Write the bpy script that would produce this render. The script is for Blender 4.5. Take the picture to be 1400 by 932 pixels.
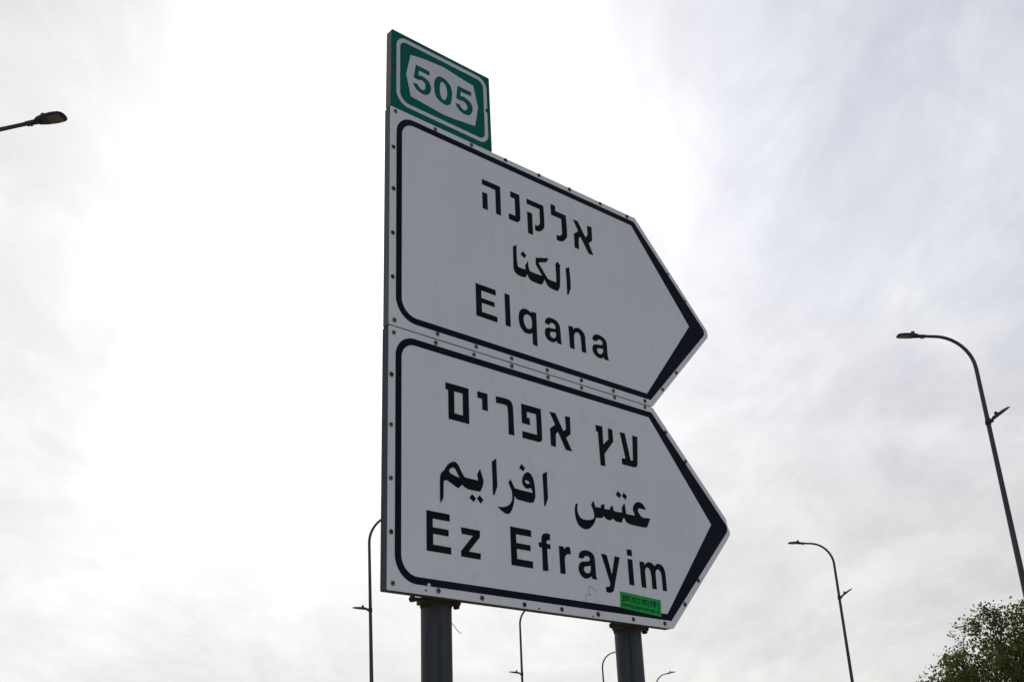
import bpy, bmesh, math, random, json
import numpy as np
from mathutils import Vector, Matrix
from mathutils.geometry import tessellate_polygon

for o in list(bpy.data.objects): bpy.data.objects.remove(o)
scene = bpy.context.scene
col = scene.collection
R = math.radians

# ------------------------------------------------------------------ camera
CAM_H = 1.6
PITCH, ROLL = 0.42124892, -0.04142769
d = Vector((0, math.cos(PITCH), math.sin(PITCH)))
r0 = Vector((1, 0, 0)); u0 = r0.cross(d)
rv = math.cos(ROLL)*r0 + math.sin(ROLL)*u0
uv = -math.sin(ROLL)*r0 + math.cos(ROLL)*u0
cd = bpy.data.cameras.new('camera'); cam = bpy.data.objects.new('camera', cd); col.objects.link(cam)
cam.matrix_world = Matrix(((rv.x, uv.x, -d.x, 0), (rv.y, uv.y, -d.y, 0), (rv.z, uv.z, -d.z, CAM_H), (0, 0, 0, 1)))
cd.sensor_fit = 'HORIZONTAL'; cd.sensor_width = 36; cd.lens = 40; cd.clip_end = 6000; cd.clip_start = .05
scene.camera = cam
scene.render.resolution_x = 1024; scene.render.resolution_y = 681

# ------------------------------------------------------------------ sky and sun
SUN_AZ, SUN_EL = -4.0, 31.5            # azimuth from +Y towards +X
sun_dir = Vector((math.sin(R(SUN_AZ))*math.cos(R(SUN_EL)), math.cos(R(SUN_AZ))*math.cos(R(SUN_EL)), math.sin(R(SUN_EL))))
world = bpy.data.worlds.new('World'); scene.world = world; world.use_nodes = True
nt = world.node_tree; nt.nodes.clear(); W = nt.nodes; LK = nt.links.new
def wm(op, a, b=None, clamp=False):
    n = W.new('ShaderNodeMath'); n.operation = op; n.use_clamp = clamp
    for i, x in enumerate((a, b)):
        if x is None: continue
        if isinstance(x, (int, float)): n.inputs[i].default_value = x
        else: LK(x, n.inputs[i])
    return n.outputs[0]
def wvm(op, a, b=None):
    n = W.new('ShaderNodeVectorMath'); n.operation = op
    for i, x in enumerate((a, b)):
        if x is None: continue
        if isinstance(x, (tuple, Vector)): n.inputs[i].default_value = x
        else: LK(x, n.inputs[i])
    return n
def wmix(f, a, b, blend='MIX'):
    n = W.new('ShaderNodeMix'); n.data_type = 'RGBA'; n.blend_type = blend
    for s, x in ((0, f), (6, a), (7, b)):
        if isinstance(x, (int, float)): n.inputs[s].default_value = x
        elif isinstance(x, tuple): n.inputs[s].default_value = (*x, 1)
        else: LK(x, n.inputs[s])
    return n.outputs[2]
tc = W.new('ShaderNodeTexCoord')
dirv = wvm('NORMALIZE', tc.outputs['Generated']).outputs[0]
sky = W.new('ShaderNodeTexSky'); sky.sky_type = 'NISHITA'; sky.sun_disc = False
sky.sun_elevation = R(SUN_EL); sky.sun_rotation = R(SUN_AZ)
sep = W.new('ShaderNodeSeparateXYZ'); LK(dirv, sep.inputs[0])
zz = wm('ADD', wm('MAXIMUM', sep.outputs[2], 0.0), 0.22)
comb = W.new('ShaderNodeCombineXYZ')
LK(wm('DIVIDE', sep.outputs[0], zz), comb.inputs[0]); LK(wm('DIVIDE', sep.outputs[1], zz), comb.inputs[1])
def wnoise(scale, detail, rough, dist, loc=(0, 0, 0), scl=(1, 1, 1), rot=0):
    m = W.new('ShaderNodeMapping'); m.inputs['Location'].default_value = loc; m.inputs['Scale'].default_value = scl
    m.inputs['Rotation'].default_value = (0, 0, rot)
    LK(comb.outputs[0], m.inputs[0])
    n = W.new('ShaderNodeTexNoise'); n.inputs['Scale'].default_value = scale; n.inputs['Detail'].default_value = detail
    n.inputs['Roughness'].default_value = rough; n.inputs['Distortion'].default_value = dist
    LK(m.outputs[0], n.inputs[0]); return n.outputs['Fac']
def wramp(f, a, b):
    n = W.new('ShaderNodeMapRange'); n.interpolation_type = 'SMOOTHSTEP'
    n.inputs[1].default_value = a; n.inputs[2].default_value = b; LK(f, n.inputs[0]); return n.outputs[0]
big = wramp(wnoise(1.25, 6, .55, .6, (3.1, 1.7, 0)), .36, .64)
streak = wramp(wnoise(3.4, 9, .62, 1.0, (7.3, 2.2, 0), (1, .45, 1), R(-38)), .36, .66)
fine = wramp(wnoise(8.5, 9, .66, .7, (1.3, 9.2, 0), (1, .6, 1), R(-34)), .30, .72)
dens = wm('ADD', wm('ADD', wm('MULTIPLY', big, .42), wm('MULTIPLY', streak, .34)), wm('MULTIPLY', fine, .24))
cosd = wm('MAXIMUM', wvm('DOT_PRODUCT', dirv, tuple(sun_dir)).outputs['Value'], 0.0)
G0, G1, G2 = .395, .555, .48
glow = wm('ADD', wm('MULTIPLY', wm('POWER', cosd, 3.0), G1), wm('MULTIPLY', wm('POWER', cosd, 44.0), G2))
lum = wm('ADD', glow, G0)
lum = wm('MULTIPLY', lum, wm('ADD', wm('MULTIPLY', dens, .31), .85))
cloud_col = wmix(dens, (.935, .95, 1.06), (1.0, 1.0, .99))
low = wramp(sep.outputs[2], .50, .12)             # the air near the horizon is a little warmer
cloud_col = wmix(wm('MULTIPLY', low, .8), cloud_col, (1.01, 1.0, .975))
cloud_col = wmix(wramp(cosd, .84, .97), cloud_col, (1.0, 1.0, 1.0))
side = wramp(sep.outputs[0], -.08, .42)               # the layer is thicker and bluer to the right
lum = wm('MULTIPLY', lum, wm('SUBTRACT', 1.0, wm('MULTIPLY', wm('MULTIPLY', side, wramp(sep.outputs[2], .22, .46)), wm('SUBTRACT', .17, wm('MULTIPLY', dens, .125)))))
lum = wm('MULTIPLY', lum, wm('ADD', 1.0, wm('MULTIPLY', wramp(sep.outputs[0], -.05, -.38), wm('MULTIPLY', .15, wramp(sep.outputs[2], .62, .42)))))
cloud_col = wmix(wm('MULTIPLY', side, wramp(sep.outputs[2], .22, .5)), cloud_col, wmix(dens, (.945, .963, 1.12), (.98, .997, 1.045)))
back = wramp(cosd, .55, .0)
cloud_col = wmix(back, cloud_col, (.85, .97, 1.20))
vs = W.new('ShaderNodeVectorMath'); vs.operation = 'SCALE'; LK(cloud_col, vs.inputs[0]); LK(wm('MULTIPLY', lum, 10.0), vs.inputs['Scale'])
final = wmix(.95, sky.outputs[0], vs.outputs[0])
bg = W.new('ShaderNodeBackground'); bg.inputs[1].default_value = .1; LK(final, bg.inputs[0])
wo = W.new('ShaderNodeOutputWorld'); LK(bg.outputs[0], wo.inputs[0])
sl = bpy.data.lights.new('sun', 'SUN'); sl.energy = 1.5; sl.angle = R(14); sl.color = (1, .96, .9)
so = bpy.data.objects.new('sun', sl); col.objects.link(so); so.rotation_euler = (-sun_dir).to_track_quat('-Z', 'Y').to_euler()
so.location = (0, 0, 40)
scene.view_settings.view_transform = 'Standard'; scene.view_settings.look = 'None'
scene.view_settings.exposure = 0; scene.view_settings.gamma = 1

# ------------------------------------------------------------------ helpers
def link(name, me, mats, parent=None):
    for m in (mats if isinstance(mats, (list, tuple)) else [mats]): me.materials.append(m)
    o = bpy.data.objects.new(name, me); col.objects.link(o)
    if parent: o.parent = parent
    return o
def mesh_of(bm, name, smooth=False):
    bmesh.ops.recalc_face_normals(bm, faces=bm.faces)
    me = bpy.data.meshes.new(name); bm.to_mesh(me); bm.free()
    if smooth:
        for p in me.polygons: p.use_smooth = True
    return me
def obj(name, bm, mats, parent=None, smooth=False): return link(name, mesh_of(bm, name, smooth), mats, parent)
def tag(o, label=None, cat=None, group=None, kind=None):
    for k, v in (('label', label), ('category', cat), ('group', group), ('kind', kind)):
        if v: o[k] = v
    return o
def empty(name, loc=(0, 0, 0), rz=0):
    o = bpy.data.objects.new(name, None); col.objects.link(o); o.location = loc; o.rotation_euler = (0, 0, rz)
    o.empty_display_size = .2; return o
def copy_tree(o, parent=None):
    c = o.copy(); col.objects.link(c); c.parent = parent
    for ch in [x for x in list(bpy.data.objects) if x.parent == o]: copy_tree(ch, c)
    return c
def tube(bm, pts, rad, seg=12, cap=True, mi=0):
    pts = [Vector(p) for p in pts]; rings = []
    ref = None
    for i, p in enumerate(pts):
        t = ((pts[min(i+1, len(pts)-1)]-p).normalized() if i < len(pts)-1 else Vector()) + ((p-pts[i-1]).normalized() if i else Vector())
        t.normalize()
        if ref is None: ref = Vector((1, 0, 0)) if abs(t.x) < .8 else Vector((0, 1, 0))
        a = (ref - t*ref.dot(t)).normalized(); b = t.cross(a); ref = a
        r = rad[i] if isinstance(rad, (list, tuple)) else rad
        rings.append([bm.verts.new(p+(a*math.cos(k*2*math.pi/seg)+b*math.sin(k*2*math.pi/seg))*r) for k in range(seg)])
    for A, B in zip(rings, rings[1:]):
        for k in range(seg):
            f = bm.faces.new((A[k], A[(k+1) % seg], B[(k+1) % seg], B[k])); f.material_index = mi; f.smooth = True
    if cap:
        for A in (rings[0], rings[-1]):
            f = bm.faces.new(A); f.material_index = mi
def box(bm, c, s, M=None, bev=0, mi=0):
    m = Matrix.Translation(c) @ Matrix.Diagonal((*s, 1))
    if M is not None: m = M @ m
    r = bmesh.ops.create_cube(bm, size=1, matrix=m)
    fs = set(f for v in r['verts'] for f in v.link_faces)
    for f in fs: f.material_index = mi
    if bev: bmesh.ops.bevel(bm, geom=list(set(e for v in r['verts'] for e in v.link_edges)), offset=bev, segments=2, affect='EDGES')
def smooth_poly(P, sub=4):
    n = len(P); out = []
    def tan(i, L):
        a, b = P[(i-1) % n], P[(i+1) % n]
        t = Vector((b[0]-a[0], b[1]-a[1])); return t.normalized()*L if t.length > 0 else t
    for i in range(n):
        p, q = P[i], P[(i+1) % n]; p_, q_ = Vector(p[:2]), Vector(q[:2]); D = q_-p_; L = D.length
        out.append(p_)
        if not (p[2] or q[2]): continue
        t0 = tan(i, L) if p[2] else None; t1 = tan((i+1) % n, L) if q[2] else None
        if t0 is None: t0 = D*1.5-t1*.5
        if t1 is None: t1 = D*1.5-t0*.5
        for k in range(1, sub):
            s = k/sub
            out.append((2*s**3-3*s*s+1)*p_+(s**3-2*s*s+s)*t0+(-2*s**3+3*s*s)*q_+(s**3-s*s)*t1)
    return out
def rounded(pts, sub=8):
    """polygon corners (x, y, radius) -> outline with arcs"""
    n = len(pts); out = []
    for i in range(n):
        x, y, r = pts[i]; p = Vector((x, y))
        if r <= 0: out.append(p); continue
        a = (Vector(pts[i-1][:2])-p).normalized(); b = (Vector(pts[(i+1) % n][:2])-p).normalized()
        ang = a.angle(b); t = r/math.tan(ang/2)
        c = p+(a+b).normalized()*(r/math.sin(ang/2))
        s, e = p+a*t-c, p+b*t-c
        tot = s.angle_signed(e)
        for k in range(sub+1):
            q = s.copy(); q.rotate(Matrix.Rotation(-tot*k/sub, 2)); out.append(c+q)
    return out
def film(bm, loops, z0, z1, mi=0):
    """flat shape with holes lying in the sign plane (x right, z up), its front at -y = z1, back at z0 (metres)"""
    loops3 = [[Vector((p.x, p.y, 0)) for p in L] for L in loops]
    tris = tessellate_polygon(loops3)
    flat = [p for L in loops for p in L]
    fr = [bm.verts.new((p.x/1000, -z1, p.y/1000)) for p in flat]
    for t in tris:
        try: bm.faces.new([fr[i] for i in t]).material_index = mi
        except ValueError: pass
    bk = [bm.verts.new((p.x/1000, -z0, p.y/1000)) for p in flat]
    k = 0
    for L in loops:
        m = len(L)
        for i in range(m):
            j = (i+1) % m
            bm.faces.new((fr[k+i], fr[k+j], bk[k+j], bk[k+i])).material_index = mi
        k += m
    return fr, bk, tris

# ------------------------------------------------------------------ materials
def mat(name, base, rough=.6, metal=0, spec=.3, noise=None, bump=None, coat=0):
    """noise = list of (scale3, colour, lo, hi, amount): patches of another colour laid over the base"""
    m = bpy.data.materials.new(name); m.use_nodes = True; t = m.node_tree; N = t.nodes
    b = N['Principled BSDF']; b.inputs['Roughness'].default_value = rough; b.inputs['Metallic'].default_value = metal
    b.inputs['Specular IOR Level'].default_value = spec
    b.inputs['Base Color'].default_value = (*base, 1)
    tcn = N.new('ShaderNodeTexCoord'); cur = None
    for sc, c2, lo, hi, amt in (noise or []):
        mp = N.new('ShaderNodeMapping'); mp.inputs['Scale'].default_value = sc; t.links.new(tcn.outputs['Object'], mp.inputs[0])
        n = N.new('ShaderNodeTexNoise'); n.inputs['Scale'].default_value = 1; n.inputs['Detail'].default_value = 6; n.inputs['Roughness'].default_value = .62
        t.links.new(mp.outputs[0], n.inputs[0])
        r = N.new('ShaderNodeMapRange'); r.inputs[1].default_value = lo; r.inputs[2].default_value = hi; r.inputs[4].default_value = amt
        t.links.new(n.outputs['Fac'], r.inputs[0])
        x = N.new('ShaderNodeMix'); x.data_type = 'RGBA'; t.links.new(r.outputs[0], x.inputs[0])
        if cur is None: x.inputs[6].default_value = (*base, 1)
        else: t.links.new(cur, x.inputs[6])
        x.inputs[7].default_value = (*c2, 1); cur = x.outputs[2]
    if cur is not None: t.links.new(cur, b.inputs['Base Color'])
    if bump:
        n = N.new('ShaderNodeTexNoise'); n.inputs['Scale'].default_value = bump[0]; n.inputs['Detail'].default_value = 5
        t.links.new(tcn.outputs['Object'], n.inputs[0])
        bn = N.new('ShaderNodeBump'); bn.inputs['Strength'].default_value = bump[1]; bn.inputs['Distance'].default_value = bump[2]
        t.links.new(n.outputs['Fac'], bn.inputs['Height']); t.links.new(bn.outputs[0], b.inputs['Normal'])
    return m
M = dict(
 white=mat('white_sheeting', (.815, .832, .838), .5, 0, .25, [((1.6, 1, 1.3), (.735, .76, .78), .35, .7, .8), ((40, 40, 1.6), (.66, .65, .63), .52, .80, .55), ((300, 300, 300), (.68, .70, .73), .4, .7, .5), ((9, 9, 7), (.57, .55, .51), .60, .8, .6), ((70, 70, 55), (.45, .43, .40), .70, .80, .6)], (350, .06, .001)),
 band=mat('black_sheeting', (.008, .011, .020), .5, 0, .035, [((5, 5, 5), (.02, .022, .03), .45, .75, .8)]),
 letter=mat('black_letter_film', (.008, .010, .016), .5, 0, .035, [((12, 12, 12), (.02, .02, .024), .45, .75, .8)]),
 green=mat('green_sheeting', (.003, .135, .105), .45, 0, .04, [((4, 4, 4), (.006, .108, .088), .4, .7, .8), ((60, 60, 60), (.008, .155, .118), .45, .75, .5)]),
 white2=mat('white_route_film', (.68, .70, .72), .5, 0, .25, [((5, 5, 5), (.66, .62, .66), .4, .65, .9), ((90, 90, 90), (.58, .64, .64), .45, .7, .7)]),
 frame=mat('grey_frame_metal', (.13, .13, .14), .6, .2, .3, [((6, 6, 1.5), (.09, .09, .10), .4, .65, .9), ((30, 30, 10), (.15, .12, .10), .6, .75, .6)]),
 frame5=mat('grey_purple_frame_metal', (.22, .20, .21), .6, .1, .3, [((6, 6, 2), (.16, .145, .155), .4, .65, .9)]),
 framel=mat('dark_frame_metal', (.065, .068, .078), .6, .2, .3, [((6, 6, 1.5), (.05, .052, .058), .4, .65, .9), ((30, 30, 10), (.08, .065, .05), .6, .75, .6)]),
 rust=mat('rusty_steel', (.062, .049, .035), .85, 0, .15, [((18, 18, 18), (.033, .028, .022), .42, .62, .9), ((60, 60, 60), (.13, .075, .04), .6, .75, .7)], (90, .3, .003)),
 post=mat('galvanised_post', (.058, .063, .072), .55, .3, .3, [((60, 60, .7), (.026, .029, .034), .44, .62, .95), ((16, 16, 4), (.095, .092, .09), .54, .72, .8), ((90, 90, 30), (.03, .03, .03), .60, .72, .8)], (60, .1, .002)),
 screw=mat('screw_steel', (.20, .20, .205), .45, .6, .4, [((150, 150, 150), (.10, .085, .07), .4, .65, .9)]),
 screwd=mat('rusty_screw_steel', (.07, .055, .048), .7, .2, .3, [((150, 150, 150), (.14, .075, .05), .45, .65, .8)]),
 slot=mat('screw_slot_dark', (.02, .018, .016), .9),  # near-black colour for the recess in each screw head
 lamp=mat('lamp_pole_steel', (.075, .08, .085), .5, .4, .3, [((3, 3, 1.2), (.055, .058, .062), .4, .65, .9)]),
 lampd=mat('lamp_head_casting', (.035, .037, .04), .5, .2, .3, [((9, 9, 9), (.05, .05, .052), .45, .7, .8)]),
 lens=mat('lamp_lens_glass', (.10, .10, .075), .25, 0, .4, [((60, 30, 60), (.045, .045, .04), .45, .6, .9)]),
 sticker=mat('bright_green_sticker', (.014, .40, .062), .4, 0, .12, [((30, 30, 30), (.012, .33, .055), .4, .65, .8)]),
 ink=mat('sticker_ink', (.006, .045, .014), .6, 0, .1),
 scratch=mat('pencil_scratch', (.30, .30, .32), .8),
 wire=mat('thin_wire', (.28, .25, .22), .6),
 bark=mat('bark', (.085, .062, .045), .9, 0, .1, [((14, 14, 3), (.045, .034, .026), .4, .65, .9)], (30, .5, .01)),
 ground=mat('dry_soil', (.44, .36, .26), .95, 0, .1, [((.6, .6, .6), (.36, .29, .20), .4, .65, .9), ((14, 14, 14), (.42, .35, .26), .5, .75, .7), ((.13, .13, .13), (.20, .20, .10), .5, .7, .6)], (30, .5, .03)),
 asphalt=mat('asphalt', (.052, .052, .055), .9, 0, .2, [((.5, .5, .5), (.04, .04, .042), .4, .65, .9), ((120, 120, 120), (.085, .083, .08), .55, .75, .8)], (160, .3, .004)),
 paving=mat('concrete_paving', (.58, .53, .45), .9, 0, .2, [((2, 2, 2), (.52, .475, .40), .4, .65, .9), ((60, 60, 60), (.45, .41, .36), .5, .7, .6)], (90, .3, .003)),
 kerb=mat('kerb_stone', (.42, .41, .39), .85, 0, .2, [((4, 4, 4), (.32, .31, .30), .4, .65, .9)]),
 paint=mat('road_paint', (.75, .75, .72), .7, 0, .2, [((8, 8, 8), (.5, .5, .48), .5, .7, .9)]),
)

# ------------------------------------------------------------------ ground, road, traffic island
def sheet(name, pts, z, m):
    bm = bmesh.new(); vs = [bm.verts.new((x, y, z)) for x, y in pts]
    for t in tessellate_polygon([[Vector((x, y, 0)) for x, y in pts]]): bm.faces.new([vs[i] for i in t])
    o = obj(name, bm, m); tag(o, kind='structure'); return o
bm = bmesh.new(); bmesh.ops.create_circle(bm, cap_ends=True, radius=2500, segments=64); tag(obj('ground', bm, M['ground']), kind='structure')
left = [(-6.6, -60), (-6.4, 0), (-5.6, 12), (-2.9, 32), (1.3, 46.4), (5.3, 57.8), (9.0, 65.5), (30, 100)]
right = [(44, 92), (22, 61), (16, 50), (11.5, 44), (9.2, 36.3), (8.3, 20.8), (7.4, 0), (7.2, -60)]
sheet('road', left+right, .004, M['asphalt'])
isl = [(-2.6, -40), (4.0, -40), (4.0, 0), (3.8, 8), (3.1, 16), (2.4, 19), (1.6, 19.6), (.8, 19), (-.9, 10), (-1.9, 3), (-2.5, -6)]
bm = bmesh.new(); film_l = [Vector((x, y)) for x, y in isl]
c0 = sum((p for p in film_l), Vector((0, 0)))/len(film_l)
def ring(bm, A, B, za, zb):
    va = [bm.verts.new((p.x, p.y, za)) for p in A]; vb = [bm.verts.new((p.x, p.y, zb)) for p in B]
    for i in range(len(A)):
        j = (i+1) % len(A); bm.faces.new((va[i], va[j], vb[j], vb[i]))
inner = [p+(c0-p).normalized()*.18 for p in film_l]
ring(bm, film_l, film_l, .0, .13); ring(bm, film_l, inner, .13, .13)
bmesh.ops.remove_doubles(bm, verts=bm.verts, dist=1e-4); tag(obj('kerb', bm, M['kerb']), kind='structure')
sheet('traffic_island', [(p.x, p.y) for p in inner], .126, M['paving'])
bm = bmesh.new()
for poly, off in ((left, .35), (right, -.35)):
    P = [Vector((x, y)) for x, y in (poly if poly is left else right[::-1])]
    nx = [(P[min(i+1, len(P)-1)]-P[max(i-1, 0)]).normalized() for i in range(len(P))]
    s = 1 if poly is left else -1
    a = [bm.verts.new((p.x+s*n.y*.35, p.y-s*n.x*.35, .008)) for p, n in zip(P, nx)]
    b = [bm.verts.new((p.x+s*n.y*.50, p.y-s*n.x*.50, .008)) for p, n in zip(P, nx)]
    for i in range(len(P)-1): bm.faces.new((a[i], a[i+1], b[i+1], b[i]))
tag(obj('lane_marking', bm, M['paint']), kind='structure')

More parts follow.
